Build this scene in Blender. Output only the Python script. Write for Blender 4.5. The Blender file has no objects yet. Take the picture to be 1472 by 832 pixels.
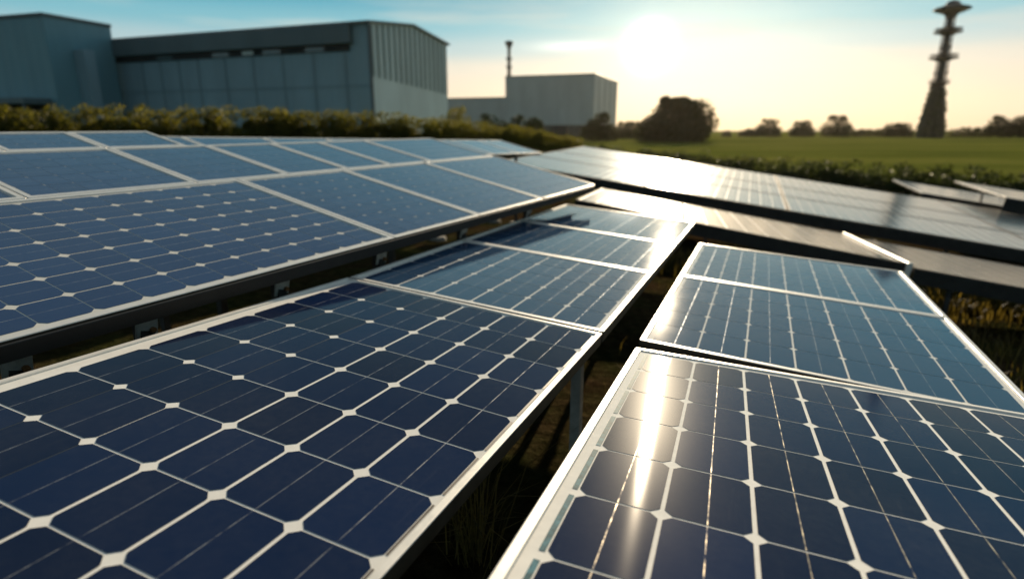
import bpy, math, random
from mathutils import Vector, Matrix, noise

R = math.radians
scene = bpy.context.scene
col = scene.collection

# ------------------------------------------------------------------ camera
HF = 36.0
cam_d = bpy.data.cameras.new("camera")
cam_d.sensor_width = HF
cam_d.lens = 850.0 / 1472.0 * HF
cam_d.clip_start = 0.02
cam_d.clip_end = 12000
cam_d.dof.use_dof = True
cam_d.dof.focus_distance = 1.42
cam_d.dof.aperture_fstop = 1.75
cam_d.dof.aperture_blades = 7
cam = bpy.data.objects.new("camera", cam_d)
cam.rotation_euler = (R(90 - 15.14), 0, 0)
col.objects.link(cam)
scene.camera = cam

# ------------------------------------------------------------------ light
SUN_AZ, SUN_EL = R(17.0), R(14.4)          # azimuth from +Y towards +X
GLOW_AZ, GLOW_EL = R(12.2), R(7.0)
def direction(az, el):
    return Vector((math.sin(az) * math.cos(el), math.cos(az) * math.cos(el), math.sin(el)))
sun_dir = direction(SUN_AZ, SUN_EL)
glow_dir = direction(GLOW_AZ, GLOW_EL)
sd = bpy.data.lights.new("sun", 'SUN')
sd.energy = 5.0
sd.angle = R(0.55)
sd.color = (1.0, 0.81, 0.56)
so = bpy.data.objects.new("sun", sd)
so.rotation_euler = (-sun_dir).to_track_quat('-Z', 'Y').to_euler()
so.location = (0, 0, 30)
col.objects.link(so)

world = bpy.data.worlds.new("World")
scene.world = world
world.use_nodes = True
wt = world.node_tree
wt.nodes.clear()
def wn(t, **k):
    n = wt.nodes.new(t)
    for a, v in k.items():
        setattr(n, a, v)
    return n
def wmath(op, a, b=None, c=None, clamp=False):
    n = wn('ShaderNodeMath', operation=op, use_clamp=clamp)
    for i, v in enumerate((a, b, c)):
        if v is None: continue
        if isinstance(v, (int, float)): n.inputs[i].default_value = v
        else: wt.links.new(v, n.inputs[i])
    return n.outputs[0]
def wmix(fac, a, b, blend='MIX'):
    n = wn('ShaderNodeMix', data_type='RGBA', blend_type=blend)
    for s, v in ((n.inputs[0], fac), (n.inputs[6], a), (n.inputs[7], b)):
        if isinstance(v, (int, float)): s.default_value = v
        elif isinstance(v, tuple): s.default_value = (*v, 1)
        else: wt.links.new(v, s)
    return n.outputs[2]
def wramp(fac, stops, interp='EASE'):
    n = wn('ShaderNodeValToRGB')
    n.color_ramp.interpolation = interp
    e = n.color_ramp.elements
    e[0].position, e[0].color = stops[0][0], (*stops[0][1], 1)
    e[1].position, e[1].color = stops[-1][0], (*stops[-1][1], 1)
    for p, c in stops[1:-1]:
        x = e.new(p); x.color = (*c, 1)
    wt.links.new(fac, n.inputs[0])
    return n.outputs[0]
tc = wn('ShaderNodeTexCoord')
gen = tc.outputs['Generated']
sep = wn('ShaderNodeSeparateXYZ'); wt.links.new(gen, sep.inputs[0])
sky = wn('ShaderNodeTexSky', sky_type='NISHITA')
sky.sun_disc = False
sky.sun_elevation = SUN_EL
sky.sun_rotation = SUN_AZ
sky.air_density = 1.0
sky.dust_density = 1.5
sky.ozone_density = 2.0
elev = wmath('ARCSINE', sep.outputs[2])
elevd = wmath('MULTIPLY', elev, 180 / math.pi / 60.0)        # 0..1 over 60 degrees
elevc = wmath('MAXIMUM', elevd, 0.0)
# cream at the horizon, clear teal higher up, deep teal overhead
facing = wramp(elevc, [(0.0, (1.0, .79, .54)), (.035, (.98, .81, .60)), (.065, (.95, .80, .64)), (.088, (.84, .79, .67)), (.115, (.48, .66, .69)), (.145, (.23, .56, .65)),
                       (.18, (.085, .43, .56)), (.26, (.15, .40, .49)), (.5, (.19, .30, .36)), (1.0, (.17, .23, .28))])
away = wramp(elevc, [(0.0, (.17, .28, .32)), (.15, (.13, .26, .31)), (.45, (.10, .15, .17)), (1.0, (.25, .25, .24))])
def wdot(vec):
    n = wn('ShaderNodeVectorMath', operation='DOT_PRODUCT')
    wt.links.new(gen, n.inputs[0]); n.inputs[1].default_value = vec
    return n.outputs['Value']
gh = Vector((glow_dir.x, glow_dir.y, 0)).normalized()
side = wmath('MULTIPLY_ADD', wdot(gh), 0.72, 0.52, clamp=True)
base = wmix(side, away, facing)
nishita = wmix(1.0, sky.outputs[0], (.10, .10, .10), 'MULTIPLY')
base = wmix(0.12, base, nishita)
# thin clouds low in the sky
mp = wn('ShaderNodeMapping'); mp.inputs['Scale'].default_value = (2.2, 2.2, 22.0)
wt.links.new(gen, mp.inputs[0])
nz = wn('ShaderNodeTexNoise'); nz.inputs['Scale'].default_value = 1.6; nz.inputs['Detail'].default_value = 5; nz.inputs['Roughness'].default_value = .5
wt.links.new(mp.outputs[0], nz.inputs[0])
cl = wmath('MULTIPLY_ADD', nz.outputs[0], 5.0, -2.65, clamp=True)
band = wramp(elevd, [(0.0, (0, 0, 0)), (.05, (.35,) * 3), (.13, (.8,) * 3), (.2, (.35,) * 3), (.34, (.0,) * 3)], 'LINEAR')
cl = wmath('MULTIPLY', cl, wmath('MULTIPLY', band, .55))
base = wmix(cl, base, (.92, .84, .70))
# glow round the veiled sun
d = wmath('MAXIMUM', wdot(glow_dir), 0.0)
def glow(power, amount):
    return wmath('MULTIPLY', wmath('POWER', d, power), amount)
g1 = wmix(1.0, (.95, .66, .34), glow(60, .05), 'MULTIPLY')
g2 = wmix(1.0, (1.0, .86, .62), glow(480, .12), 'MULTIPLY')
g3 = wmix(1.0, (1.0, .94, .82), glow(3600, 3.2), 'MULTIPLY')
base = wmix(1.0, base, g1, 'ADD'); base = wmix(1.0, base, g2, 'ADD'); base = wmix(1.0, base, g3, 'ADD')
# one thin bright cloud bar beside the sun
azim = wmath('ARCTAN2', sep.outputs[0], sep.outputs[1])
def gauss(v, mid, sig):
    q = wmath('DIVIDE', wmath('SUBTRACT', v, mid), sig)
    return wmath('EXPONENT', wmath('MULTIPLY', wmath('MULTIPLY', q, q), -1.0))
bar = wmath('MULTIPLY', gauss(wmath('MULTIPLY_ADD', nz.outputs[0], R(2.0), azim), R(6.4), R(3.0)), gauss(wmath('MULTIPLY_ADD', nz.outputs[0], R(-.8), elev), R(6.75), R(.42)))
base = wmix(1.0, base, wmix(1.0, (1.0, .93, .80), wmath('MULTIPLY', bar, .45), 'MULTIPLY'), 'ADD')
# below the horizon the world is dark earth
below = wmath('LESS_THAN', sep.outputs[2], -0.004)
base = wmix(below, base, (.02, .02, .014))
bg = wn('ShaderNodeBackground'); bg.inputs[1].default_value = .655
wt.links.new(base, bg.inputs[0])
out = wn('ShaderNodeOutputWorld'); wt.links.new(bg.outputs[0], out.inputs[0])

vs = scene.view_settings
vs.view_transform = 'Standard'
vs.look = 'None'
vs.exposure = 0.55
vs.gamma = 1.0
vs.use_curve_mapping = False
try:
    scene.cycles.use_denoising = True
    scene.cycles.sample_clamp_indirect = 6.0
    scene.cycles.caustics_reflective = False
    scene.cycles.caustics_refractive = False
    scene.cycles.max_bounces = 6
except Exception:
    pass

# ------------------------------------------------------------------ helpers
class MB:
    """Collects faces, then links them as one mesh object."""
    def __init__(self):
        self.v, self.f, self.m, self.uv, self.c = [], [], [], [], []
        self.smooth = []
    def face(self, pts, mat=0, uv=None, c=0.5, smooth=False):
        i = len(self.v)
        self.v += [tuple(p) for p in pts]
        self.f.append(tuple(range(i, i + len(pts))))
        self.m.append(mat); self.uv.append(uv); self.c.append(c); self.smooth.append(smooth)
    def mesh_faces(self, verts, faces, mat=0, smooth=False):
        i = len(self.v)
        self.v += [tuple(p) for p in verts]
        for f in faces:
            self.f.append(tuple(i + k for k in f)); self.m.append(mat); self.uv.append(None); self.c.append(.5); self.smooth.append(smooth)
    def box(self, lo, hi, M=None, mat=0, bev=0.0):
        x0, y0, z0 = lo; x1, y1, z1 = hi
        if bev <= 0:
            vs = [(x0,y0,z0),(x1,y0,z0),(x1,y1,z0),(x0,y1,z0),(x0,y0,z1),(x1,y0,z1),(x1,y1,z1),(x0,y1,z1)]
            fs = [(0,3,2,1),(4,5,6,7),(0,1,5,4),(1,2,6,5),(2,3,7,6),(3,0,4,7)]
        else:
            b = bev
            vs = []
            for z, s in ((z0, b), (z0 + b, 0), (z1 - b, 0), (z1, b)):
                vs += [(x0+s,y0+b+0*s,z),(x0+b,y0+s,z),(x1-b,y0+s,z),(x1-s,y0+b,z),(x1-s,y1-b,z),(x1-b,y1-s,z),(x0+b,y1-s,z),(x0+s,y1-b,z)]
            fs = [tuple(range(7, -1, -1)), tuple(range(24, 32))]
            for r in range(3):
                for k in range(8):
                    a, c = r*8+k, r*8+(k+1) % 8
                    fs.append((a, c, c+8, a+8))
        if M is not None: vs = [M @ Vector(p) for p in vs]
        self.mesh_faces(vs, fs, mat)
    def tube(self, pts, radii, seg=10, mat=0, cap=True, smooth=True):
        pts = [Vector(p) for p in pts]
        rings = []
        for i, p in enumerate(pts):
            t = (pts[min(i+1, len(pts)-1)] - pts[max(i-1, 0)]).normalized()
            a = t.orthogonal().normalized() if abs(t.z) < .99 else Vector((1, 0, 0))
            a = (a - t * a.dot(t)).normalized()
            b = t.cross(a)
            rings.append([p + (a*math.cos(2*math.pi*k/seg) + b*math.sin(2*math.pi*k/seg)) * radii[i] for k in range(seg)])
        vs = [q for r in rings for q in r]
        fs = []
        for i in range(len(rings)-1):
            for k in range(seg):
                fs.append((i*seg+k, i*seg+(k+1) % seg, (i+1)*seg+(k+1) % seg, (i+1)*seg+k))
        self.mesh_faces(vs, fs, mat, smooth)
        if cap:
            self.mesh_faces(rings[0], [tuple(range(seg-1, -1, -1))], mat)
            self.mesh_faces(rings[-1], [tuple(range(seg))], mat)
    def lathe(self, centre, prof, seg=20, mat=0, smooth=True):
        cx, cy, cz = centre
        self.tube([(cx, cy, cz + z) for r, z in prof], [max(r, 1e-3) for r, z in prof], seg, mat, True, smooth)
    def data(self, name, mats):
        me = bpy.data.meshes.new(name)
        me.from_pydata(self.v, [], self.f)
        for m in mats: me.materials.append(m)
        me.polygons.foreach_set('material_index', self.m)
        me.polygons.foreach_set('use_smooth', self.smooth)
        if any(u is not None for u in self.uv):
            ul = me.uv_layers.new(name='cell')
            flat = []
            for f, u in zip(self.f, self.uv):
                for k in range(len(f)):
                    flat += list(u[k]) if u is not None else [-1.0, -1.0]
            ul.data.foreach_set('uv', flat)
        at = me.attributes.new('tint', 'FLOAT', 'FACE')
        at.data.foreach_set('value', self.c)
        me.update()
        return me
    def build(self, name, mats, parent=None, M=None):
        if not isinstance(mats, (list, tuple)): mats = [mats]
        o = bpy.data.objects.new(name, self.data(name, mats))
        col.objects.link(o)
        if parent is not None: o.parent = parent
        if M is not None: o.matrix_local = M
        return o
def link(name, me, parent=None, M=None):
    o = bpy.data.objects.new(name, me); col.objects.link(o)
    if parent is not None: o.parent = parent
    if M is not None: o.matrix_local = M
    return o
def tag(o, label=None, cat=None, group=None, kind=None):
    if label: o['label'] = label
    if cat: o['category'] = cat
    if group: o['group'] = group
    if kind: o['kind'] = kind
    return o
def empty(name, M):
    o = bpy.data.objects.new(name, None)
    o.empty_display_size = .2
    col.objects.link(o)
    o.matrix_world = M if isinstance(M, Matrix) else Matrix.Translation(M)
    return o

# ------------------------------------------------------------------ materials
class Mat:
    def __init__(self, name):
        self.m = bpy.data.materials.new(name); self.m.use_nodes = True
        self.t = self.m.node_tree
        self.p = self.t.nodes['Principled BSDF']
        self.out = self.t.nodes['Material Output']
    def n(self, t, **k):
        x = self.t.nodes.new(t)
        for a, v in k.items(): setattr(x, a, v)
        return x
    def put(self, s, v):
        if isinstance(v, (int, float)): s.default_value = v
        elif isinstance(v, tuple): s.default_value = (*v, 1) if len(v) == 3 and s.type == 'RGBA' else v
        else: self.t.links.new(v, s)
    def math(self, op, a, b=None, c=None, clamp=False):
        x = self.n('ShaderNodeMath', operation=op, use_clamp=clamp)
        for i, v in enumerate((a, b, c)):
            if v is not None: self.put(x.inputs[i], v)
        return x.outputs[0]
    def mix(self, f, a, b, blend='MIX'):
        x = self.n('ShaderNodeMix', data_type='RGBA', blend_type=blend)
        self.put(x.inputs[0], f); self.put(x.inputs[6], a); self.put(x.inputs[7], b)
        return x.outputs[2]
    def coord(self, kind='Object'):
        return self.n('ShaderNodeTexCoord').outputs[kind]
    def noise(self, scale, detail=4, rough=.55, vec=None, stretch=None):
        x = self.n('ShaderNodeTexNoise')
        x.inputs['Scale'].default_value = scale; x.inputs['Detail'].default_value = detail; x.inputs['Roughness'].default_value = rough
        v = vec if vec is not None else self.coord()
        if stretch:
            mp = self.n('ShaderNodeMapping'); mp.inputs['Scale'].default_value = stretch
            self.t.links.new(v, mp.inputs[0]); v = mp.outputs[0]
        self.t.links.new(v, x.inputs[0])
        return x.outputs[0]
    def ramp(self, f, stops):
        x = self.n('ShaderNodeValToRGB'); e = x.color_ramp.elements
        e[0].position, e[0].color = stops[0][0], (*stops[0][1], 1)
        e[1].position, e[1].color = stops[-1][0], (*stops[-1][1], 1)
        for p, c in stops[1:-1]:
            y = e.new(p); y.color = (*c, 1)
        self.put(x.inputs[0], f)
        return x.outputs[0]
    def set(self, **k):
        for a, v in k.items(): self.put(self.p.inputs[a.replace('_', ' ')], v)
        return self
    def bump(self, h, strength=.3, dist=.01):
        b = self.n('ShaderNodeBump'); b.inputs['Strength'].default_value = strength; b.inputs['Distance'].default_value = dist
        self.t.links.new(h, b.inputs['Height']); self.t.links.new(b.outputs[0], self.p.inputs['Normal'])
        return self
    def attr(self, name):
        return self.n('ShaderNodeAttribute', attribute_name=name)

def simple(name, colr, rough=.6, metal=0.0, var=.25, scale=6.0, bump=0.0, stretch=None, spec=.5):
    M = Mat(name)
    nz = M.noise(scale, 5, .6, stretch=stretch)
    lo = tuple(c * (1 - var) for c in colr); hi = tuple(min(1, c * (1 + var)) for c in colr)
    M.set(Base_Color=M.ramp(nz, [(.3, lo), (.7, hi)]), Roughness=rough, Metallic=metal, Specular_IOR_Level=spec)
    if bump: M.bump(nz, bump, .02)
    return M.m

def glass_finish(M, rough=.13, dust=1.0, weight=.5, ior=1.4):
    """textured low-iron cover glass with a thin uneven dust film"""
    nz = M.noise(7.0, 5, .6)
    fine = M.noise(900.0, 2, .5)
    r = M.math('MULTIPLY_ADD', nz, .02 * dust, rough - .01 * dust)
    M.set(Coat_Weight=weight, Coat_IOR=ior, Coat_Roughness=r)
    return fine

def cell_material(name, tint_a, tint_b, coat_rough, busbar_col=(.30, .31, .33), weight=.5, ior=1.4, brushed=0):
    M = Mat(name)
    uv = M.n('ShaderNodeUVMap', uv_map='cell').outputs[0]
    sp = M.n('ShaderNodeSeparateXYZ'); M.t.links.new(uv, sp.inputs[0])
    u, v = sp.outputs[0], sp.outputs[1]
    t = M.attr('tint').outputs['Fac']
    fine = glass_finish(M, coat_rough, weight=weight, ior=ior)
    c = M.mix(t, tint_a, tint_b)
    spk = M.math('MULTIPLY_ADD', fine, 1.2, .4)
    c = M.mix(.45, c, M.mix(1.0, c, spk, 'MULTIPLY'))
    # one thin worn busbar along the middle of each cell
    bb = M.math('LESS_THAN', M.math('ABSOLUTE', M.math('SUBTRACT', u, .5)), .0075)
    wear = M.math('MULTIPLY_ADD', M.noise(26.0, 4, .7), 3.0, -1.05, clamp=True)
    bb = M.math('MULTIPLY', bb, wear)
    # contact fingers: fine lines across the cell, only just visible
    fg = M.math('LESS_THAN', M.math('FRACT', M.math('MULTIPLY', v, 46.0)), .16)
    c = M.mix(M.math('MULTIPLY', fg, .07), c, (.20, .24, .30))
    # a thin film of dust with a few dried run marks
    film = M.math('MULTIPLY', M.math('MULTIPLY_ADD', M.noise(2.3, 6, .65), 2.2, -.75, clamp=True), M.math('MULTIPLY_ADD', M.noise(60.0, 4, .7), 1.5, -.2, clamp=True))
    runs = M.math('MULTIPLY_ADD', M.noise(5.0, 5, .7, None, (9, .6, 1)), 5.0, -3.1, clamp=True)
    c = M.mix(M.math('MULTIPLY_ADD', film, .10, M.math('MULTIPLY', runs, .06)), c, (.26, .26, .25))
    c = M.mix(bb, c, busbar_col)
    M.set(Base_Color=c, Roughness=.45, Specular_IOR_Level=0.0, Metallic=M.math('MULTIPLY', bb, .6))
    if brushed:            # glass with a directional rolled texture: highlights stretch along the module
        M.p.inputs['Coat Weight'].default_value = .028
        for lk in list(M.p.inputs['Coat Roughness'].links): M.t.links.remove(lk)
        M.p.inputs['Coat Roughness'].default_value = .27
        g = M.n('ShaderNodeBsdfAnisotropic')
        g.inputs['Roughness'].default_value = brushed; g.inputs['Anisotropy'].default_value = .62; g.inputs['Rotation'].default_value = 0.0
        tg = M.n('ShaderNodeTangent', direction_type='UV_MAP', uv_map='cell'); M.t.links.new(tg.outputs[0], g.inputs['Tangent'])
        fr = M.n('ShaderNodeFresnel'); fr.inputs[0].default_value = ior
        mx = M.n('ShaderNodeMixShader'); M.t.links.new(M.math('MULTIPLY', fr.outputs[0], weight), mx.inputs[0])
        M.t.links.new(M.p.outputs[0], mx.inputs[1]); M.t.links.new(g.outputs[0], mx.inputs[2]); M.t.links.new(mx.outputs[0], M.out.inputs[0])
    return M.m

def backsheet_material(name, coat_rough, colr=(.80, .79, .76)):
    M = Mat(name)
    glass_finish(M, coat_rough)
    nz = M.noise(40.0, 4, .6)
    M.set(Base_Color=M.ramp(nz, [(.25, tuple(c * .9 for c in colr)), (.7, colr)]), Roughness=.6, Specular_IOR_Level=0.0)
    return M.m

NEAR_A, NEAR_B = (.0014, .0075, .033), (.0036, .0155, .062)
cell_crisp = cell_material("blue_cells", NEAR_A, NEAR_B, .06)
cell_glare = cell_material("blue_cells_satin", NEAR_A, NEAR_B, .075, (.55, .48, .36), .5, 1.4, .072)  # gold busbars: sun catching the silver lines is put into their colour
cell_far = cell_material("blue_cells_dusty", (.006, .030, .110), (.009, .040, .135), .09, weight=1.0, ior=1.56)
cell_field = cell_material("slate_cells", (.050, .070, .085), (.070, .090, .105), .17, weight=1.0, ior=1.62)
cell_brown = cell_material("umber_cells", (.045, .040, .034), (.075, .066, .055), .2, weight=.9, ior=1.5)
cell_satin = cell_material("blue_cells_sheen", (.018, .052, .115), (.026, .068, .14), .055, weight=.8, ior=1.45)  # base colour paled to carry the sky sheen on these panels
back_crisp = backsheet_material("white_backsheet", .05, (.84, .83, .80))
back_far = backsheet_material("white_backsheet_dusty", .1, (.72, .71, .67))
strip_m = simple("edge_strip_shade", (.10, .085, .075), .45, .3, .3, 30)  # shade along the thick cell edge, painted as brown strips
strip_teal = simple("edge_strip_reflection", (.03, .12, .16), .6, 0, .6, 60, spec=.05)  # reflection in the left margin gap, painted as teal strips
gap_dark = simple("dark_joint", (.012, .014, .018), .5, 0, .2, 30)
alu = Mat("anodised_frame")
_nz = alu.noise(14.0, 5, .6); _st = alu.noise(60.0, 3, .5, stretch=(1, 1, 30))
alu.set(Base_Color=alu.ramp(_nz, [(.3, (.74, .72, .68)), (.7, (.86, .84, .80))]), Metallic=.25,
        Roughness=alu.math('MULTIPLY_ADD', _st, .16, .33))
alu = alu.m
frame_side = simple("frame_side_shade", (.075, .060, .045), .5, .2, .3, 20)  # shade on the frames' outer walls is put into this dark colour
alu_dark = simple("black_frame", (.035, .035, .035), .65, 0, .3, 20, spec=.05)
galv = simple("galvanised_steel", (.50, .49, .46), .55, .15, .35, 18)
galv_dark = simple("weathered_steel", (.055, .055, .055), .6, .4, .4, 12)
rusty = simple("rusty_bolt", (.32, .16, .07), .6, .4, .4, 60)
jbox_m = simple("black_plastic", (.02, .02, .02), .5, 0, .2, 30)

# ------------------------------------------------------------------ ground
def smooth(a, b, x):
    t = min(1, max(0, (x - a) / (b - a))); return t * t * (3 - 2 * t)
def zg(x, y):
    z = -1.38 - .095 * (min(max(x, -7), 13)) * (1 if x > 0 else .6)
    far = smooth(14, 45, y)
    return z * (1 - far) + far * -2.25 - .25 * smooth(3, 12, y) * (1 - far)
def ground_sheet(name, xs, ys, dz, mat, rough=0.0):
    mb = MB()
    vs = [(x, y, zg(x, y) + dz + (rough * (noise.noise((x*.9, y*.9, 0)) + .6*noise.noise((x*3.1, y*3.1, 4))) if abs(x) < 30 and y < 40 else 0)) for y in ys for x in xs]
    nx = len(xs)
    fs = [(j*nx+i, j*nx+i+1, (j+1)*nx+i+1, (j+1)*nx+i) for j in range(len(ys)-1) for i in range(nx-1)]
    mb.mesh_faces(vs, fs, 0, True)
    o = mb.build(name, mat); o['kind'] = 'structure'
    return o
def spread(vals):
    out = []
    for a, b, n in vals:
        out += [a + (b - a) * i / n for i in range(n)]
    return out + [vals[-1][1]]
G = Mat("dry_earth")
_o = G.coord()
n1 = G.noise(1.3, 6, .65, _o); n2 = G.noise(14.0, 6, .7, _o)
soil = G.ramp(n2, [(.3, (.014, .009, .005)), (.55, (.042, .028, .015)), (.75, (.10, .066, .036))])
grs = G.ramp(n2, [(.3, (.012, .014, .005)), (.7, (.050, .050, .018))])
_s = G.n('ShaderNodeSeparateXYZ'); G.t.links.new(_o, _s.inputs[0])
_edge = G.math('ADD', G.math('MULTIPLY_ADD', _s.outputs[1], .14, -2.2), G.math('MULTIPLY_ADD', n1, 3.0, -1.5), clamp=True)
_near = G.mix(G.math('MULTIPLY_ADD', n1, 5.0, -2.1, clamp=True), soil, grs)
_mead = G.ramp(n2, [(.3, (.045, .060, .012)), (.7, (.12, .125, .03))])
G.set(Base_Color=G.mix(_edge, _near, _mead), Roughness=.95, Specular_IOR_Level=0.0)
G.bump(n2, .8, .05)
ground = ground_sheet("ground", spread([(-800, -200, 8), (-200, -20, 12), (-20, 20, 80), (20, 200, 14), (200, 800, 8)]),
                      spread([(-60, -2, 6), (-2, 20, 60), (20, 60, 20), (60, 400, 12), (400, 900, 8)]), 0, G.m, .035)
Fm = Mat("meadow_grass")
_o = Fm.coord()
f1 = Fm.noise(.035, 5, .6, _o, (1, 3.5, 1)); f2 = Fm.noise(2.4, 5, .7, _o)
fc = Fm.ramp(f1, [(.3, (.080, .100, .018)), (.5, (.125, .138, .026)), (.7, (.185, .175, .040))])
fc = Fm.mix(.6, fc, Fm.mix(1.0, fc, Fm.math('MULTIPLY_ADD', f2, 1.6, .2), 'MULTIPLY'))
Fm.set(Base_Color=fc, Roughness=.9, Specular_IOR_Level=0.0)
Fm.bump(f2, .6, .2)
ground_sheet("field", spread([(-60, 60, 24), (60, 400, 20), (400, 790, 8)]),
             spread([(20, 60, 20), (60, 400, 20), (400, 890, 8)]), .05, Fm.m)

# ------------------------------------------------------------------ solar arrays
def axes(yaw, p1, roll):
    d1 = Vector((math.sin(yaw)*math.cos(p1), math.cos(yaw)*math.cos(p1), math.sin(p1)))
    h = Vector((math.cos(yaw), -math.sin(yaw), 0))
    n0 = h.cross(d1)
    d2 = h * math.cos(roll) - n0 * math.sin(roll)
    return d1, d2, d2.cross(d1)
def table_matrix(yaw, p1, roll, o, shift=(0, 0, 0)):
    d1, d2, n = axes(R(yaw), R(p1), R(roll))
    M = Matrix((( d2.x, d1.x, n.x, o[0]), (d2.y, d1.y, n.y, o[1]), (d2.z, d1.z, n.z, o[2]), (0, 0, 0, 1)))
    return M @ Matrix.Translation(shift)

def rrect(w, l, inset, rad, seg=4):
    hw, hl = w/2 - inset, l/2 - inset
    r = max(rad - inset, .0012)
    pts = []
    for cx, cy, a0 in ((hw-r, hl-r, 0), (-hw+r, hl-r, 90), (-hw+r, -hl+r, 180), (hw-r, -hl+r, 270)):
        for k in range(seg+1):
            a = R(a0 + 90*k/seg)
            pts.append((cx + r*math.cos(a), cy + r*math.sin(a)))
    return pts
_cache = {}
def frame_mesh(w, l, lip, rad, mat, depth=.04):
    key = ('frame', round(w, 3), round(l, 3), lip, rad, mat.name, depth)
    if key not in _cache:
        prof = [(.026, -depth), (0, -depth), (0, -.0025), (.0008, -.0007), (.0025, 0), (lip-.0015, 0), (lip, -.0012), (lip, -.0065), (.005, -.0085), (.005, -depth + .002)]
        mb = MB(); rings = [[(x, y, z) for x, y in rrect(w, l, d, rad)] for d, z in prof]
        n = len(rings[0])
        vs = [p for r in rings for p in r]
        fs = [(i*n+k, i*n+(k+1) % n, (i+1)*n+(k+1) % n, (i+1)*n+k) for i in range(len(rings)-1) for k in range(n)]
        fs = [tuple(reversed(f)) if False else f for f in fs]
        mb.mesh_faces(vs, fs, 0)
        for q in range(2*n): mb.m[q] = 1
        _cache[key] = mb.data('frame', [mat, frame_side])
    return _cache[key]
def sheet_mesh(w, l, lip, cells, gaps, mats, rng, dark_gaps=(), strips=None, chamfer=.017):
    """cells: (u edges list, v edges list) in module coordinates centred on the module"""
    us, vs_ = cells
    mb = MB()
    zb, zc = -.0052, -.0044
    hw, hl = w/2 - lip + .001, l/2 - lip + .001
    mb.face([(-hw, -hl, zb), (hw, -hl, zb), (hw, hl, zb), (-hw, hl, zb)], 0)
    gu, gv = gaps
    for i in range(len(us)-1):
        for j in range(len(vs_)-1):
            a, b = us[i] + gu/2, us[i+1] - gu/2
            c, d = vs_[j] + gv/2, vs_[j+1] - gv/2
            if i in dark_gaps: b = us[i+1] - .0015
            if i-1 in dark_gaps: a = us[i] + .0015
            k = chamfer
            pts = [(a+k, c), (b-k, c), (b, c+k), (b, d-k), (b-k, d), (a+k, d), (a, d-k), (a, c+k)]
            uvs = [((x-a)/(b-a), (y-c)/(d-c)) for x, y in pts]
            mb.face([(x, y, zc) for x, y in pts], 1, uvs, rng.random())
            if i in dark_gaps and rng.random() < .8:
                mb.face([(b, c+k, zc), (us[i+1]+.0015, c+k, zc), (us[i+1]+.0015, d-k, zc), (b, d-k, zc)], 2)
            if strips:
                for side, sw, mi in strips:
                    if side > 0 and i == len(us)-2:
                        mb.face([(b+.002, c+k, zc), (b+.002+sw, c+k, zc), (b+.002+sw, d-k, zc), (b+.002, d-k, zc)], mi)
                    if side < 0 and i == 0:
                        mb.face([(a-.003-sw, c+k*.6, zc), (a-.003, c+k*.6, zc), (a-.003, d-k*.6, zc), (a-.003-sw, d-k*.6, zc)], mi)
    return mb.data('cell_sheet', mats)
def even(a, b, n): return [a + (b-a)*i/n for i in range(n+1)]

rng = random.Random(7)
def module(T, u0, u1, v0, v1, nu, nv, label, group=None, cellm=None, backm=None, framem=None, lip=.020, rad=.006,
           margin=(.012, .012, .012, .012), gaps=(.0075, .005), dark=(), strips=None, chamfer=.017, lift=0.0, depth=.04, shared=None):
    """one framed solar panel lying in the table plane T between u0..u1 and v0..v1"""
    w, l = u1-u0, v1-v0
    Mx = T @ Matrix.Translation(((u0+u1)/2, (v0+v1)/2, lift))
    root = empty('solar_panel', Mx)
    tag(root, label, 'solar panel', group)
    link('frame', frame_mesh(w, l, lip, rad, framem or alu, depth), root)
    key = ('sheet', shared)
    if shared is None or key not in _cache:
        us = even(-w/2 + lip + margin[0], w/2 - lip - margin[1], nu)
        vv = even(-l/2 + lip + margin[2], l/2 - lip - margin[3], nv)
        me = sheet_mesh(w, l, lip, (us, vv), gaps, [backm or back_crisp, cellm or cell_crisp, gap_dark, strip_m, strip_teal], rng, dark, strips, chamfer)
        if shared is not None: _cache[key] = me
    else: me = _cache[key]
    link('cell_sheet', me, root)
    # underside junction box and lead
    jb = MB()
    jb.box((-.055, l/2-.17, -.030), (.055, l/2-.09, -.0065), bev=.004)
    jb.tube([(-.05, l/2-.13, -.018), (-.12, l/2-.16, -.03), (-.2, l/2-.12, -.034), (-.3, l/2-.13, -.03)], [.004]*4, 6)
    jb.build('junction_box', jbox_m, root)
    return root
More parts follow.
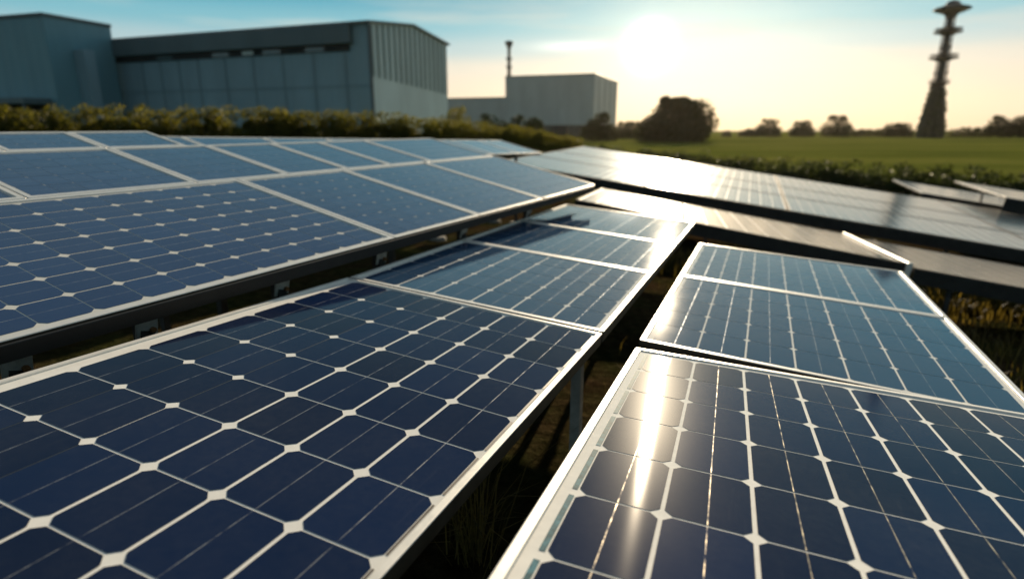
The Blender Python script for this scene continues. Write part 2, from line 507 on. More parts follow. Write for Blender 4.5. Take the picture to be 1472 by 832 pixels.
def rack(T, rails_u, v0, v1, posts, label, dark=False, depth=.04, clamps=(), fascia=None, group='mounting racks under the panels', foot=True, front=None, ends={}):
    """rails under the modules, raked posts down to the earth"""
    Mi = T.to_3x3()
    root = empty('mounting_rack', T @ Matrix.Translation(((rails_u[0]+rails_u[-1])/2, (v0+v1)/2, -depth-.03)))
    tag(root, label, 'mounting rack', group)
    inv = root.matrix_world.inverted()
    L = inv @ T
    steel = galv_dark if dark else galv
    va, vb = v0, v1
    for u in rails_u:
        v0, v1 = va, min(vb, ends.get(u, vb))
        mb = MB()
        z1 = -depth - .003; z0 = z1 - .055
        # C-section rail
        mb.box((u-.022, v0, z1-.004), (u+.022, v1, z1), L)
        mb.box((u-.022, v0, z0+.0045), (u-.018, v1, z1-.0045), L)
        mb.box((u-.022, v0, z0), (u+.022, v1, z0+.004), L)
        mb.build('rail', steel, root)
    v0, v1 = va, vb
    for (u, v) in posts:
        top = T @ Vector((u, v, -depth-.055))
        g = zg(top.x, top.y)
        mb = MB()
        P = Matrix.Translation((top.x, top.y, 0))
        a = R(22)
        P = P @ Matrix.Rotation(-a, 4, 'Z')
        mb.box((-.019, -.022, g-.1), (.019, -.017, top.z), inv @ P)
        mb.box((-.019, -.0165, g-.1), (-.014, .022, top.z), inv @ P)
        mb.box((.014, -.0165, g-.1), (.019, .022, top.z), inv @ P)
        po = mb.build('post', steel, root)
        if foot:
            f = MB(); f.lathe((0, 0, 0), [(.12, -.1), (.115, .03), (.09, .045)], 14)
            fo = f.build('footing', concrete, po, inv @ Matrix.Translation((top.x, top.y, g)))
        c = MB()
        c.box((u+.0235, v-.035, -depth-.125), (u+.030, v+.035, -depth-.004), L, bev=.002)
        c.box((u+.0305, v-.03, -depth-.012), (u+.075, v+.03, -depth-.004), L, bev=.002)
        c.tube([L @ Vector((u+.0302, v-.012, -depth-.05)), L @ Vector((u+.046, v-.012, -depth-.05))], [.011, .011], 6, 1)
        c.tube([L @ Vector((u+.0302, v+.015, -depth-.10)), L @ Vector((u+.042, v+.015, -depth-.10))], [.009, .009], 6, 1)
        c.build('bracket', [galv, rusty], root)
    for (u, v) in clamps:
        c = MB()
        c.box((u-.018, v-.02, -depth-.002), (u+.018, v+.02, .006), L, bev=.002)
        c.tube([L @ Vector((u, v, .006)), L @ Vector((u, v, .012))], [.007, .007], 6)
        c.build('clamp', galv, root)
    if fascia:
        u, th, h = fascia
        c = MB(); c.box((u, v0, -depth-h), (u+th, v1, -.007), L, bev=.002)
        c.build('fascia', simple('frame_shade_trim', (.012, .012, .012), .6, 0, .3, 20), root)  # strip added to blacken the shaded frame face along the table edge
    if front:
        u0, u1, h = front
        c = MB(); c.box((u0, -.016, -depth-h), (u1, -.002, -.008), L, bev=.002)
        c.build('fascia', simple('dark_skirt', (.035, .034, .032), .6, 0, .3, 10, spec=.2), root)
    return root
concrete = simple("concrete", (.22, .21, .19), .85, 0, .3, 20, .3)

# --- array A: the strip of panels left of the narrow gap
TA = table_matrix(22.62, -2.1, 5.14, (-.591, 2.30, -.586))
uA0, uA1 = -.083, .983
module(TA, uA0, uA1, -1.83, -.004, 6, 10, 'largest sharp blue panel filling the left foreground, wide white grid with dark seams',
       margin=(.037, .007, .006, .005), gaps=(.0078, .0052), dark=(0, 1), strips=[(1, .0045, 3)], chamfer=.0145, lip=.016)
TA2 = table_matrix(22.62, -.6, 5.0, (-.591, 2.30, -.588))
module(TA2, uA0, uA1, .012, .999, 6, 5, 'blue panel just behind the dark joint of the large left foreground panel',
       margin=(.02, .016, .010, .010), gaps=(.008, .004), cellm=cell_satin, chamfer=.012, lip=.02)
module(TA2, uA0, uA1, 1.001, 1.868, 6, 5, 'pale blue panel in the middle of the strip of three, between two white seams',
       margin=(.02, .016, .010, .010), gaps=(.003, .002), cellm=cell_satin, chamfer=.006, lip=.02)
module(TA2, uA0, uA1, 1.870, 2.92, 6, 6, 'pale panel at the far tip of the strip left of the narrow gap',
       margin=(.02, .016, .010, .010), gaps=(.003, .002), cellm=cell_satin, chamfer=.006, lip=.02)
rack(TA, (.12, .80), -1.8, -.02, [(.12, -1.2), (.70, -1.2), (.12, -.3)],
     'steel rack hidden under the left foreground panel', foot=False)
rack(TA2, (.12, .80), .02, 2.9, [(.12, .3), (.86, .16), (.12, 1.5), (.45, 1.5), (.12, 2.7), (.45, 2.7)],
     'steel rack with a pale post under the strip of three panels', foot=False)

# --- array B: the strip right of the gap
TB = table_matrix(20.2, -6.0, 2.8, (.422, 1.787, -.712))
module(TB, -.040, 1.105, -1.36, .118, 7, 7, 'large sharp panel in the right foreground with a bright sun streak near its left rim',
       margin=(.030, .030, .012, .022), gaps=(.0078, .0054), cellm=cell_glare, strips=[(-1, .010, 4)], chamfer=.0145, lip=.020)
rack(TB, (.2, .82), -1.28, .06, [(.2, -1.0), (.2, -.1), (.82, -.9), (.82, -.1)], 'steel rack hidden under the right foreground panel with the sun streak')
TB2 = table_matrix(22.63, -.46, 4.2, (.432*1.065, 1.766*1.065, -.672*1.065))
module(TB2, -.043, 1.131, .072, 1.150, 7, 5, 'blue panel with white dotted grid lines, directly behind the right foreground panel',
       margin=(.018, .018, .010, .010), gaps=(.0065, .003), cellm=cell_satin, chamfer=.012)
module(TB2, -.043, 1.131, 1.152, 2.15, 7, 5, 'paler blue panel at the far end of the right hand strip, beyond its white seam',
       margin=(.018, .018, .010, .010), gaps=(.006, .002), cellm=cell_satin, chamfer=.012)
rack(TB2, (.14, .86), .08, 2.0, [(.45, .5), (.86, .5), (.45, 1.75), (.86, 1.75)], 'steel rack under the two rear panels of the right hand strip')

# --- array C: the wide tilted table on the left
TC = table_matrix(26.53, .27, 12.72, (-1.867, 2.292, -.242))
gC = 'panels of the wide tilted table on the left'
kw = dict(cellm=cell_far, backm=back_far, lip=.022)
rowC = [(-.92, .912, 13, 'long deep blue panel with crisp white diamonds in the tilted table at left'),
        (.918, 1.694, 6, 'blue panel second from left in the front row of the tilted table'),
        (1.700, 2.576, 6, 'hazy blue panel third in the front row of the tilted table, between two pale seams'),
        (2.582, 3.72, 8, 'pale sky blue panel at the rounded right tip of the tilted table front row')]
for i, (a, b, nv, lab) in enumerate(rowC):
    module(TC, .046, 1.065, a, b, 7, nv, lab, gC, margin=(.012, .012, .006, .006), gaps=(.0055, .0038) if i == 0 else (.002, .002),
           chamfer=.015 if i == 0 else .009, rad=.006 if i < 3 else .05, **kw)
rowC2 = [(-.95, -.02, 6, 'dim blue panel at the left edge in the second row of the tilted table'),
         (-.015, .692, 6, 'streaky blue panel in the second row, left of the long pale slanting seam'),
         (.697, 1.265, 5, 'narrow blue panel in the second row, just right of the long pale slanting seam'),
         (1.270, 1.758, 5, 'narrow blue panel in the second row above the second front panel of the tilted table'),
         (1.763, 2.20, 4, 'short blue panel in the second row above the third front panel of the tilted table'),
         (2.205, 2.71, 4, 'short hazy panel fifth along the second row of the tilted table'),
         (2.715, 3.70, 7, 'pale hazy panel at the right end of the second row')]
for a, b, nv, lab in rowC2:
    module(TC, -.656, .040, a, b, 5, nv, lab, gC, margin=(.010, .010, .006, .006), gaps=(.0025, .0015), chamfer=.004, **kw)
rowC3 = [(-.9, -.205, 'thin blue sliver of panel at the left edge of the top row'),
         (-.20, .245, 'thin panel second from the left in the top row under the hedge'),
         (.25, .695, 'thin panel third from the left in the top row under the hedge'),
         (.70, 1.15, 'thin grey blue panel at the right end of the short top row')]
for a, b, lab in rowC3:
    module(TC, -1.03, -.661, a, b, 3, 5, lab, gC, margin=(.010, .010, .006, .006), gaps=(.0025, .0015), chamfer=.004, **kw)
rack(TC, (-.88, -.3, .35, .93), -.9, 3.65, [(.95, -.52), (.95, -.18), (.95, .35), (.95, .95), (.95, 1.7), (.95, 2.6), (-.3, -.5), (-.3, 1.0), (-.3, 2.6), (-.88, 0), (-.88, 1.0)],
     'dark steel rack with small brackets under the wide tilted table on the left', dark=True, fascia=(1.0655, .012, .014), foot=False, ends={-.88: 1.12})

# --- small table far behind C
TC2 = table_matrix(26, -1.2, 14, (-1.79, 7.9, -.118))
nth = ['leftmost', 'second', 'third', 'fourth', 'fifth', 'sixth', 'seventh', 'rightmost']
for k in range(8):
    module(TC2, 0, .85, -3.6+k*.9, -3.6+k*.9+.893, 5, 5, 'far pale panel behind the tilted table, %s of eight under the hedge' % nth[k],
           'far panels behind the tilted table', gaps=(.0025, .0015), chamfer=.004, **kw)
rack(TC2, (.2, .65), -3.5, 3.5, [(.2, -2.9), (.65, -2.9), (.2, .5), (.65, .5), (.2, 3.0), (.65, 3.0)], 'dark rack under the eight far panels behind the tilted table', dark=True)

# --- R1: low row crossing behind the foreground strips
s = 1.45
TR1 = table_matrix(15.28, -2.23, 9.10, (2.47*s, 3.62*s, -.81*s))
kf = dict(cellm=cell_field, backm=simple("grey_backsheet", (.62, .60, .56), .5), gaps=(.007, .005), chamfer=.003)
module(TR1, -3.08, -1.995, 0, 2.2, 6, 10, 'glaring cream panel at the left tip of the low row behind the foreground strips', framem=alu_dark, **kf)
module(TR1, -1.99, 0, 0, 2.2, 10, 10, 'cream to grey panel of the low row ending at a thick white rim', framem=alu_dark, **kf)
capr = MB(); capr.box((.004, -.03, -.16), (.05, 2.21, .012), bev=.004)
tag(capr.build('end_rail', alu, None, TR1), 'thick white end rail on the right end of the low cream row', 'rail')
rack(TR1, (-2.8, -.3), .1, 2.1, [], 'dark rack below the low cream row', dark=True, front=(-3.08, 0, .09))
TR1b = table_matrix(15.9, -2.0, 8.2, (2.47*s, 3.62*s, -.81*s), (.075, -.02, -.025))
kb = dict(kf); kb['cellm'] = cell_brown
module(TR1b, 0, 2.9, 0, 2.1, 14, 9, 'brownish ribbed panel right of the thick white end rail, running off the right edge', framem=alu_dark, **kb)
rk = rack(TR1b, (.35, 2.4), .05, 2.05, [(.35, .1), (2.4, .1)], 'dark rack under the brownish ribbed panel at right', dark=True, front=(0, 2.9, .10))

# --- R2: the big glaring array beyond
TR2 = table_matrix(21.4, 1.0, 7.6, (2.82*s, 5.9*s, -.79*s))
cu = [-4.72, -2.2, -.08, 3.2, 6.9]
cv = [.02, 1.85, 3.45, 5.84]
cn = ['left end', 'second column', 'third column', 'right edge']
rn = ['near row', 'middle row', 'far row']
for i in range(4):
    for j in range(3):
        look = ['white hot glaring', 'cream coloured', 'pale silvery', 'pale sky blue'][i]
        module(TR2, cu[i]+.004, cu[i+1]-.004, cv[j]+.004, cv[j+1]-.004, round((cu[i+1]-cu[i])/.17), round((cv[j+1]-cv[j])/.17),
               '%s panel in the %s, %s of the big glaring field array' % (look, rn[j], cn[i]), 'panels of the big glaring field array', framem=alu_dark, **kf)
rack(TR2, (-4.4, -1.2, 2.0, 5.5), .1, 5.7, [(-1.2, .2), (2.0, .2), (5.5, .2), (-4.4, 5.2), (2.0, 5.2), (5.5, 5.2)], 'dark rack under the big glaring field array', dark=True, front=(-4.7, 6.9, .13))

# --- two small tables at the far right
for k, (o, lab) in enumerate([((11.3, 17.8, -1.44), 'pale edged panel at far right below the dark hedge, left one of two'),
                              ((11.15, 15.1, -1.255), 'pale edged panel at the far right picture edge, right one of two')]):
    T = table_matrix(21.4, 1.0, 8.5, o, (0, -3.4, 0))
    module(T, 0, 3.6, 0, 3.4, 20, 18, lab, 'far right panels below the hedge', lip=.05, **kf)
    rack(T, (.5, 3.0), .1, 3.35, [(.5, 2.9), (3.0, 2.9), (1.8, 1.0)],
         ['dark rack under the left of the two far right panels', 'dark rack under the right of the two far right panels'][k], dark=True, front=(0, 3.6, .25), foot=False)

# ------------------------------------------------------------------ vegetation
def leaf_mat(name, c0, c1, trans=.35):
    M = Mat(name)
    t = M.attr('tint').outputs['Fac']
    c = M.mix(t, c0, c1)
    M.set(Base_Color=c, Roughness=.6, Specular_IOR_Level=.25)
    tr = M.n('ShaderNodeBsdfTranslucent')
    M.t.links.new(M.mix(1.0, c, (1.5, 1.4, .55), 'MULTIPLY'), tr.inputs[0])
    mx = M.n('ShaderNodeMixShader'); mx.inputs[0].default_value = trans
    M.t.links.new(M.p.outputs[0], mx.inputs[1]); M.t.links.new(tr.outputs[0], mx.inputs[2])
    M.t.links.new(mx.outputs[0], M.out.inputs[0])
    return M.m
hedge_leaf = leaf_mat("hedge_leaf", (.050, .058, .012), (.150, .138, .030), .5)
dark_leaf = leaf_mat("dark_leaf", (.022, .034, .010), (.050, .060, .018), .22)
tree_leaf = leaf_mat("tree_leaf", (.026, .032, .010), (.060, .055, .018), .25)
bark = simple("bark", (.06, .045, .03), .9, 0, .3, 4)
def leaves(mb, c, n, rad, size, rg, flat=1.0):
    """n leaf sized quads scattered through a lumpy blob"""
    c = Vector(c)
    for _ in range(n):
        while True:
            p = Vector((rg.uniform(-1, 1), rg.uniform(-1, 1), rg.uniform(-1, 1)))
            if .15 < p.length <= 1: break
        p = p * (p.length ** -.35)
        q = c + Vector((p.x*rad[0], p.y*rad[1], p.z*rad[2]))
        a = Vector((rg.gauss(0, 1), rg.gauss(0, 1), rg.gauss(0, 1))).normalized()
        b = a.orthogonal().normalized()
        sz = size * rg.uniform(.6, 1.4)
        e = a.cross(b)
        mb.face([q - b*sz*.5, q + e*sz*.3, q + b*sz*.5, q - e*sz*.3], 0, None, rg.random())
def hedge(name, line, height, depth, n, size, mat, label, seed, lump=1.0, peak=.35, cat='hedge'):
    rg = random.Random(seed)
    mb = MB()
    total = sum((Vector(line[i+1]) - Vector(line[i])).length for i in range(len(line)-1))
    step = .55 * lump; m = int(total / step)
    for i in range(m):
        t = (i + rg.random()) / m * (len(line)-1)
        k = min(int(t), len(line)-2); f = t - k
        p = Vector(line[k]).lerp(Vector(line[k+1]), f)
        h = height(t/(len(line)-1)) * rg.uniform(1-peak, 1+peak*.6) if callable(height) else height * rg.uniform(1-peak, 1+peak*.6)
        g = zg(p.x, p.y)
        r = rg.uniform(.7, 1.25) * lump
        dx, dy = rg.uniform(-depth, depth)/2, rg.uniform(-depth, depth)/2
        for lv in range(max(1, int(h / (r*1.1)))):
            z = g + min(h - r*.55, .4*r + lv*r*1.0)
            leaves(mb, (p.x+dx+rg.uniform(-.2, .2), p.y+dy, z), n, (r*.75, r*.75, r*.62), size, rg)
        for _ in range(3):                      # the closed body of the hedge below its uneven top
            q = Vector(line[k]).lerp(Vector(line[k+1]), min(1, max(0, f + rg.uniform(-.5, .5)*step/(Vector(line[k+1])-Vector(line[k])).length)))
            leaves(mb, (q.x+rg.uniform(-.3, .3)*depth, q.y+rg.uniform(-.3, .3)*depth, g+rg.uniform(.2, .84)*h), n//2, (.9*lump, .9*lump, .17*h), size, rg)
        leaves(mb, (p.x+dx, p.y+dy, g+h-r*.3), n//4, (r*.7, r*.7, r*.42), size*.9, rg)
    o = mb.build(name, mat)
    return tag(o, label, cat)
hedge('hedge', [(-36, 25.5), (-22, 24), (-11, 25), (-3.6, 29), (1.2, 36), (4.6, 44)], lambda t: 2.36 - .15*smooth(.5, .7, t) - .55*smooth(.75, 1.0, t), 1.1, 330, .11, hedge_leaf,
      'long sunlit yellow green hedge behind the panels, in front of the grey hall', 3, .50, .08)
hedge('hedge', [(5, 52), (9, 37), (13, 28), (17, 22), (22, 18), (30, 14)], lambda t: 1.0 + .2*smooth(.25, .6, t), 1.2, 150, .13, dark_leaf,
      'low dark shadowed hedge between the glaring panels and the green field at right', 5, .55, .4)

def tree(name, x, y, h, w, label, seed, mat=tree_leaf, n=3000, cat='tree', group=None, trunk=.25, size=.3, dome=False):
    rg = random.Random(seed)
    g = zg(x, y)
    root = empty(name, Vector((x, y, g)))
    tag(root, label, cat, group)
    tb = MB()
    tr = .03*h + .05
    tb.tube([(0, 0, -.2), (.02*h, 0, trunk*h*.6), (-.01*h, .02*h, trunk*h*1.4), (0, 0, h*.7)], [tr*1.5, tr, tr*.75, tr*.2], 8)
    cents = []
    nb = 9 if h > 3 else 5
    for k in range(nb):
        a = 2*math.pi*k/nb + rg.uniform(-.4, .4)
        hh = rg.uniform(.30, .92) * h
        rr = w*.5 * (math.sqrt(max(.05, 1-((hh/h - .25)/.78)**2)) if dome else math.sin(math.pi*min(1, max(.08, (hh/h-trunk*.7)/(1.06-trunk*.7))))**.6) * rg.uniform(.5, .8)
        e = Vector((rr*math.cos(a), rr*math.sin(a), hh))
        st = Vector((0, 0, trunk*h + .25*hh*rg.random()))
        tb.tube([st, st.lerp(e, .5) + Vector((0, 0, .04*h)), e], [tr*.5, tr*.3, tr*.1], 6)
        cents.append(e)
    tb.build('trunk', bark, root)
    cents += [Vector((0, 0, h*.80)), Vector((w*.1, 0, h*.55)), Vector((-w*.18, 0, h*.6)), Vector((w*.24, 0, h*.42)), Vector((-w*.26, 0, h*.38))]
    if dome:
        for k in range(22):
            a = 2*math.pi*k/22; q = rg.uniform(.30, .43); cents.append(Vector((w*q*math.cos(a), w*q*math.sin(a), h*rg.uniform(.08, .42))))
    cb = MB()
    per = n // len(cents)
    for e in cents:
        r = rg.uniform(.15, .24)*w
        r = min(r, max(.12*h, h - e.z))
        leaves(cb, e, per, (r*1.1, r*1.1, min(r*.9, max(.1*h, h-e.z))), size, rg)
    cb.build('crown', mat, root)
    return root
def hx(px, y):     # ground abscissa seen at a given bearing on the horizon
    return (px - 736) / 850 * .9653 * y
tree('broad_tree', hx(971, 112), 112, 8.0, 11.6, 'big dark round tree on the field below the sun', 11, n=24000, size=.5, dome=True, trunk=.06)
tl = [(1045, 190, 1.9, 2.6, 'tiny round shrub right of the big dark tree'), (1076, 190, 2.6, 5, 'low spreading shrub third right of the big dark tree'),
      (1104, 190, 5.6, 7.6, 'round headed tree left of the middle on the far field edge'), (1153, 190, 5.0, 6.6, 'smaller round tree in the middle of the far field edge'),
      (1203, 185, 6.4, 8.8, 'wide flat topped tree on the far field edge left of the tower'), (1250, 190, 2.4, 11, 'long low thicket left of the tower foot'),
      (1291, 180, 4.2, 8.0, 'ragged low tree just left of the tower foot'), (1392, 180, 2.9, 9.5, 'low dome of bushes right of the tower foot'),
      (1436, 170, 6.0, 7.5, 'tall round tree at the right end of the far field edge'), (1466, 168, 6.2, 6.0, 'tree cut by the right picture edge on the far field edge'),
      (905, 150, 4.2, 9, 'hazy bush between the low grey building and the big dark tree'), (862, 120, 5.4, 6.6, 'rounded bush in front of the right corner of the low grey building')]
for i, (px, y, h, w, lab) in enumerate(tl):
    tree('field_tree', hx(px, y), y, h, w, lab, 20+i, n=5000 if h > 4 else 2600, group='small trees along the far field edge', size=.42, trunk=.1, dome=True)
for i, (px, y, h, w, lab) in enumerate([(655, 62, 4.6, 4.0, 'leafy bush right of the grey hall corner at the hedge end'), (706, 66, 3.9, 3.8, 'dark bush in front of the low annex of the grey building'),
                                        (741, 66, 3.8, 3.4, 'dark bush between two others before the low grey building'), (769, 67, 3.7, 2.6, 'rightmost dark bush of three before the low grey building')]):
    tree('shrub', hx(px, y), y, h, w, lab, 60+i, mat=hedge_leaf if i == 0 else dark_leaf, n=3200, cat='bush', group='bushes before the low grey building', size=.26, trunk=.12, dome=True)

# ------------------------------------------------------------------ buildings
def cladding(name, colr, ribs=1.1, depth=.35, rough=.55, dirx=True):
    M = Mat(name)
    o = M.coord()
    sp = M.n('ShaderNodeSeparateXYZ'); M.t.links.new(o, sp.inputs[0])
    st = M.noise(.35, 5, .6, o, (1, 1, .25))
    c = M.ramp(st, [(.3, tuple(x*.82 for x in colr)), (.7, colr)])
    M.set(Base_Color=c, Roughness=rough, Metallic=.1)
    wv = M.math('SINE', M.math('MULTIPLY', sp.outputs[0 if dirx else 1], 2*math.pi/ribs))
    M.bump(wv, depth, .05)
    return M.m
wall_hall = cladding("grey_cladding", (.30, .43, .50), .9)
wall_gable = cladding("skylit_cladding", (.76, .82, .83), .8, dirx=False)  # gable paled to paint in the bright sky light on that side
wall_rib = simple("rib_steel", (.22, .28, .29), .5, .2, .15, 1)
wall_dark = cladding("dark_fascia", (.13, .18, .20), 3.0)
wall_joint = cladding("joint_cladding", (.24, .345, .40), 3.0)
wall_block = cladding("blue_grey_cladding", (.19, .36, .43), 1.6)
wall_far = cladding("white_cladding", (.54, .56, .57), 1.2)
roof_m = simple("roof_sheet", (.16, .18, .19), .5, .3, .15, .4)
shadow_m = simple("dark_recess", (.02, .026, .03), .7, 0, .2, 1)
pane_m = Mat("window_pane").set(Base_Color=(.10, .14, .15), Roughness=.08, Metallic=.0, Coat_Weight=1.0).m
base_m = simple("dark_plinth", (.16, .13, .11), .8, 0, .25, .6)  # plinth colour, darker than the wall above it
trim_m = simple("edge_trim", (.10, .12, .13), .5, .3, .15, 1)
def bmatrix(x, y, az, z=0.0):
    """local X runs along the front face to the left, local Y runs back"""
    a = R(az)
    e2 = Vector((math.sin(a), math.cos(a), 0)); e1 = Vector((-math.cos(a), math.sin(a), 0))
    return Matrix(((e1.x, e2.x, 0, x), (e1.y, e2.y, 0, y), (0, 0, 1, z), (0, 0, 0, 1)))
# main hall: local X to the left along the facade, Y back along the gable
zb = -2.4
H = empty('industrial_hall', bmatrix(-15.7, 70, 20.6, zb))
tag(H, 'long grey industrial hall with dark roof fascia and ribbed pale gable end', 'building')
eh, L, D, rise = 11.2 - zb, 42.5, 18.8, 1.05
mb = MB()
mb.face([(0, 0, 0), (0, 0, eh), (L, 0, eh), (L, 0, 0)])
mb.face([(L, 0, 0), (L, 0, eh), (L, D/2, eh+rise), (L, D, eh), (L, D, 0)])
mb.face([(L, D, 0), (L, D, eh), (0, D, eh), (0, D, 0)])
mb.build('wall', wall_hall, H)
mb = MB(); mb.face([(-.003, D, 0), (-.003, D, eh), (-.003, D/2, eh+rise), (-.003, 0, eh), (-.003, 0, 0)]); mb.build('gable', wall_gable, H)
mb = MB()
for y0, z0, y1, z1 in ((-.5, eh-.03, D/2, eh+rise), (D/2, eh+rise, D+.5, eh-.03)):
    mb.face([(-.35, y0, z0+.02), (L+.3, y0, z0+.02), (L+.3, y1, z1+.02), (-.35, y1, z1+.02)])
    mb.face([(-.35, y0, z0+.25), (L+.3, y0, z0+.25), (L+.3, y1, z1+.25), (-.35, y1, z1+.25)])
    mb.face([(-.35, y0, z0+.02), (-.35, y0, z0+.25), (-.35, y1, z1+.25), (-.35, y1, z1+.02)])
    mb.face([(-.35, y0, z0+.02), (L+.3, y0, z0+.02), (L+.3, y0, z0+.25), (-.35, y0, z0+.25)])
mb.build('roof', roof_m, H)
mb = MB(); mb.box((2.1, -.75, eh-2.0), (L, -.02, eh-.10), bev=.05)
fa = mb.build('fascia', wall_dark, H)
mb = MB(); mb.box((2.6, -.14, eh-2.75), (L-.3, -.012, eh-2.02), bev=.02); mb.build('window_band', shadow_m, H)  # near-black colour carries the shade over the strip windows
for x in (6.0, 12.2, 20.0, 29.3):
    mb = MB(); mb.box((x, -.17, eh-2.68), (x+2.6, -.145, eh-2.2)); mb.build('pane', pane_m, H)
mb = MB(); mb.box((16.2, -.185, eh-2.6), (17.9, -.172, eh-2.2)); 
pl = mb.build('window', simple("pane_reflection", (.75, .80, .80), .4, 0, .05, 2), H)  # bright reflection in one window, painted as a pale pane
mb = MB()
for x in (3.2, 7.6, 12.0, 16.4, 20.8, 25.2, 28.4, 31.6, 34.8, 38.0, 41.0):
    mb.box((x, -.10, .2), (x+.22, -.004, eh-2.8))
mb.build('joint', wall_joint, H)
mb = MB(); mb.box((.3, -.07, eh*.52), (L, -.003, eh*.52+.14)); mb.build('band', wall_joint, H)
mb = MB()
for k in range(16):
    y = .35 + k*(D-.7)/15
    top = eh - .1 + rise*(1-abs(y-D/2)/(D/2))
    bot = eh*.60 - .35*k*.2
    mb.box((-.16, y-.09, bot), (-.006, y+.09, top))
mb.build('rib', wall_rib, H)
mb = MB(); mb.box((-.10, -.10, 0), (.16, .16, eh-.1)); mb.build('corner_trim', trim_m, H)
mb = MB(); mb.box((26.0, -.09, 0), (29.5, -.011, 4.2)); dr = mb.build('door', wall_dark, H)

B0 = empty('end_block', bmatrix(-54.9, 75, 17.5, zb))
tag(B0, 'tall blue grey block with dark canopy at the left edge, joined to the hall', 'building')
bh = 13.0 - zb
mb = MB(); mb.box((0, 0, 0), (26, 8.6, bh)); mb.build('wall', wall_block, B0)
mb = MB(); mb.box((-.15, -.15, bh-.25), (26.1, 8.7, bh+.15), bev=.03); mb.build('roof', trim_m, B0)
mb = MB(); mb.box((1.1, -3.2, 5.3), (20, -.01, 6.0), bev=.04); mb.build('canopy', wall_dark, B0)
mb = MB(); mb.box((2.2, -.08, 0), (15, -.012, 5.2)); mb.build('shutter', shadow_m, B0)
for x in (1.4, 8.0, 15.0):
    mb = MB(); mb.box((x, -3.1, 0), (x+.22, -2.88, 5.29)); mb.build('post', wall_dark, B0)
mb = MB(); mb.box((-1.7, 3.0, 0), (-.006, 4.4, bh-3.6)); mb.build('duct', wall_hall, B0)

B2 = empty('storage_building', bmatrix(23.8, 180, 20.7, zb))
tag(B2, 'plain pale grey flat roofed building with a low annex, backlit beside the sun', 'building')
h2 = 15.4 - zb
mb = MB(); mb.box((0, 0, 3.6), (27.6, 34, h2)); mb.build('wall', wall_far, B2)
mb = MB(); mb.box((-.12, -.12, h2-.3), (27.7, 34.1, h2+.1), bev=.03); mb.build('roof', trim_m, B2)
mb = MB(); mb.box((.1, .1, 0), (27.5, 33.9, 3.6)); mb.build('plinth', base_m, B2)
mb = MB(); mb.box((27.72, 2.0, 0), (60, 20, 9.5-zb)); mb.build('annex', wall_far, B2)
mb = MB(); mb.box((27.72, 1.85, 9.5-zb-.25), (60.1, 20.1, 9.5-zb+.12), bev=.03); mb.build('annex_roof', trim_m, B2)
mb = MB(); mb.box((8, -.06, .2), (12, .09, 3.4)); mb.build('door', shadow_m, B2)
for y in (6, 14, 22, 30):
    mb = MB(); mb.box((-.10, y, 3.7), (-.008, y+.3, h2-.35)); mb.build('joint', wall_dark, B2)

steel_dark = simple("tower_steel", (.07, .075, .08), .6, .4, .25, 1)
ch = empty('chimney_mast', Vector((hx(731, 194)+.2, 196, 15.5)))
tag(ch, 'thin chimney mast with two ring platforms on the low grey building', 'chimney')
mb = MB(); mb.tube([(0, 0, -.2), (0, 0, 5), (0, 0, 10.6)], [.62, .52, .48], 14); mb.build('stack', steel_dark, ch)
for z, r in ((3.2, .95), (5.6, 1.0)):
    mb = MB(); mb.lathe((0, 0, 0), [(.5, z-.5), (r, z-.1), (r, z+.2), (.5, z+.35)], 18); mb.build('platform', steel_dark, ch)
mb = MB(); mb.lathe((0, 0, 0), [(.45, 8.4), (1.0, 9.6), (1.35, 10.1), (1.35, 10.5), (.6, 10.75)], 18); mb.build('cap', steel_dark, ch)

# the tall tower
TW = empty('communication_tower', Vector((hx(1338, 160), 160, zg(110, 160))))
tag(TW, 'tall dark tower with saucer top and ring platforms on a shaggy base', 'tower')
gz = zg(110, 160); top = 30.9 - gz
Z = lambda h: h - gz - .7
mb = MB()
mb.tube([(0, 0, 9), (0, 0, Z(12)), (0, 0, Z(22)), (0, 0, Z(29.5))], [1.1, .95, .8, .7], 16)
mb.build('shaft', steel_dark, TW)
for k in range(6):                       # vertical pipes and lattice struts round the shaft
    a = math.pi*2*k/6
    mb = MB(); r0, r1 = 1.55, 1.15
    P = lambda h, aa: Vector((math.cos(aa)*(r0+(r1-r0)*(h-9)/20), math.sin(aa)*(r0+(r1-r0)*(h-9)/20), Z(h)-0))
    mb.tube([P(7, a), P(29, a)], [.13, .10], 6)
    for h in range(8, 28, 2):
        mb.tube([P(h, a), P(h+2, a+math.pi/3)], [.07, .07], 5)
    mb.build('strut', steel_dark, TW)
for h, r, n in ((11.9, 2.3, 0), (17.9, 3.2, 1), (24.0, 3.1, 2)):
    mb = MB(); mb.lathe((0, 0, 0), [(.9, Z(h)-.7), (r*.75, Z(h)-.12), (r, Z(h)), (r, Z(h)+.3), (r*.6, Z(h)+.4), (.9, Z(h)+.6)], 24)
    pf = mb.build('platform', steel_dark, TW)
    rb = MB()
    for k in range(14):
        a = 2*math.pi*k/14
        rb.tube([(r*.95*math.cos(a), r*.95*math.sin(a), Z(h)+.2), (r*.95*math.cos(a), r*.95*math.sin(a), Z(h)+1.0)], [.04, .04], 5)
    rb.lathe((0, 0, 0), [(r*.95+.04, Z(h)+.95), (r*.95+.04, Z(h)+1.01)], 24)
    rb.build('railing', steel_dark, pf)
mb = MB(); mb.lathe((0, 0, 0), [(.9, Z(27.2)), (1.5, Z(28.3)), (3.3, Z(29.0)), (4.1, Z(29.4)), (3.8, Z(29.75)), (2.4, Z(30.15)), (1.6, Z(30.6)), (1.3, Z(31.2)), (.3, Z(31.5))], 28)
mb.build('saucer', steel_dark, TW)
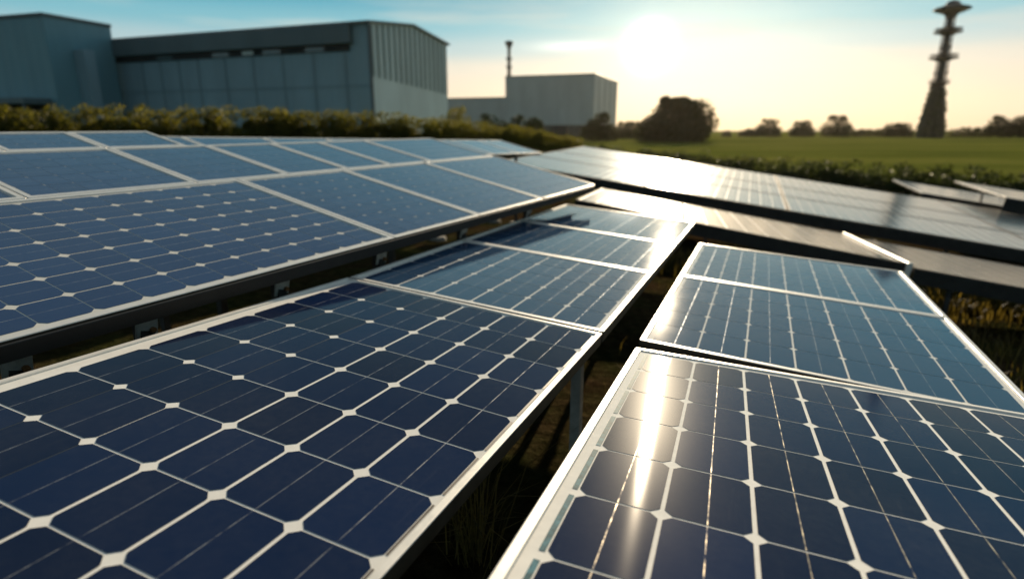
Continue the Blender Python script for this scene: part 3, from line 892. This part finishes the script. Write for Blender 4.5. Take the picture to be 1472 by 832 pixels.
for h, k0 in ((14.6, 0), (20.6, 1), (26.0, 0)):
    for k in range(2):
        a = math.pi*k + h
        mb = MB(); x, y = 1.45*math.cos(a), 1.45*math.sin(a)
        mb.lathe((x, y, Z(h)), [(.1, -.4), (.3, -.34), (.3, .34), (.1, .4)], 10)
        mb.build('antenna', steel_dark, TW)
mb = MB(); mb.tube([(0, 0, Z(31.2)), (0, 0, Z(33.4))], [.10, .05], 6); mb.build('mast', steel_dark, TW)
mb = MB(); mb.tube([(0, 0, -.5), (0, 0, 5), (0, 0, 9.5), (0, 0, 12.5)], [3.1, 2.7, 2.1, 1.5], 14, smooth=False); mb.build('base', simple("ivy_stone", (.05, .05, .035), .9, 0, .4, .8, .6), TW)
rg = random.Random(99); mb = MB()
for k in range(130):
    h = rg.uniform(.3, 13); a = rg.uniform(0, 2*math.pi); r = 3.2 - h*.14
    leaves(mb, (r*math.cos(a), r*math.sin(a), h), 40, (.55, .55, .6), .35, rg)
mb.build('ivy', dark_leaf, TW)

# ------------------------------------------------------------------ grass
grass_m = leaf_mat("dry_grass", (.050, .040, .014), (.20, .15, .055), .4)
def blades(mb, x, y, n, spread_, h, rg, wid=.004, lean=.5):
    for _ in range(n):
        bx, by = x + rg.gauss(0, spread_), y + rg.gauss(0, spread_)
        g = zg(bx, by) - .02
        a = rg.uniform(0, 2*math.pi); hh = h*rg.uniform(.5, 1.25); le = lean*rg.uniform(.2, 1.3)*hh
        w = wid*rg.uniform(.6, 1.3)
        dx, dy = math.cos(a), math.sin(a)
        px, py = -dy*w, dx*w
        p0 = (bx, by, g); c = rg.random()
        m1 = (bx+dx*le*.3, by+dy*le*.3, g+hh*.6); m2 = (bx+dx*le, by+dy*le, g+hh*(1-.2*le/hh))
        mb.face([(p0[0]-px, p0[1]-py, p0[2]), (p0[0]+px, p0[1]+py, p0[2]), (m1[0]+px*.7, m1[1]+py*.7, m1[2]), (m1[0]-px*.7, m1[1]-py*.7, m1[2])], 0, None, c)
        mb.face([(m1[0]-px*.7, m1[1]-py*.7, m1[2]), (m1[0]+px*.7, m1[1]+py*.7, m1[2]), m2], 0, None, c)
rg = random.Random(5)
mb = MB()
for _ in range(900):
    t = rg.uniform(.3, 6.0); x = .02 + .40*t + rg.uniform(-.25, .35) - .25; y = t
    blades(mb, x, y, 9, .07, .16, rg)
for _ in range(1300):
    x = rg.uniform(1.7, 7.5); y = rg.uniform(2.2, 8.5)
    blades(mb, x, y, 9, .12, .17, rg, .006)
for _ in range(500):
    x = rg.uniform(3.5, 12); y = rg.uniform(6.5, 9.5)
    blades(mb, x, y, 8, .2, .25, rg, .008)
tag(mb.build('dry_grass', grass_m), 'thin dry grass on the dark earth between the arrays', 'grass', None, 'stuff')
mb = MB()
blades(mb, -.13, 1.66, 90, .035, .42, rg, .0026, .8)
tag(mb.build('grass_tuft', grass_m), 'wiry dry grass tuft in the dark gap at the bottom of the picture', 'grass tuft')

# ------------------------------------------------------------------ added haze volume, stands in for lens bloom round the sun
hz = MB(); hz.box((-820, -70, -4.5), (820, 915, 48))
hm = bpy.data.materials.new("bloom_haze"); hm.use_nodes = True
ht = hm.node_tree; ht.nodes.clear()
hv = ht.nodes.new('ShaderNodeVolumePrincipled'); ho = ht.nodes.new('ShaderNodeOutputMaterial')
hv.inputs['Color'].default_value = (1.0, .90, .74, 1); hv.inputs['Density'].default_value = .000035; hv.inputs['Anisotropy'].default_value = .72
ht.links.new(hv.outputs[0], ho.inputs['Volume'])
tag(hz.build('haze', hm), 'thin haze volume added over the whole field for warm sun bloom', 'haze', None, 'stuff')
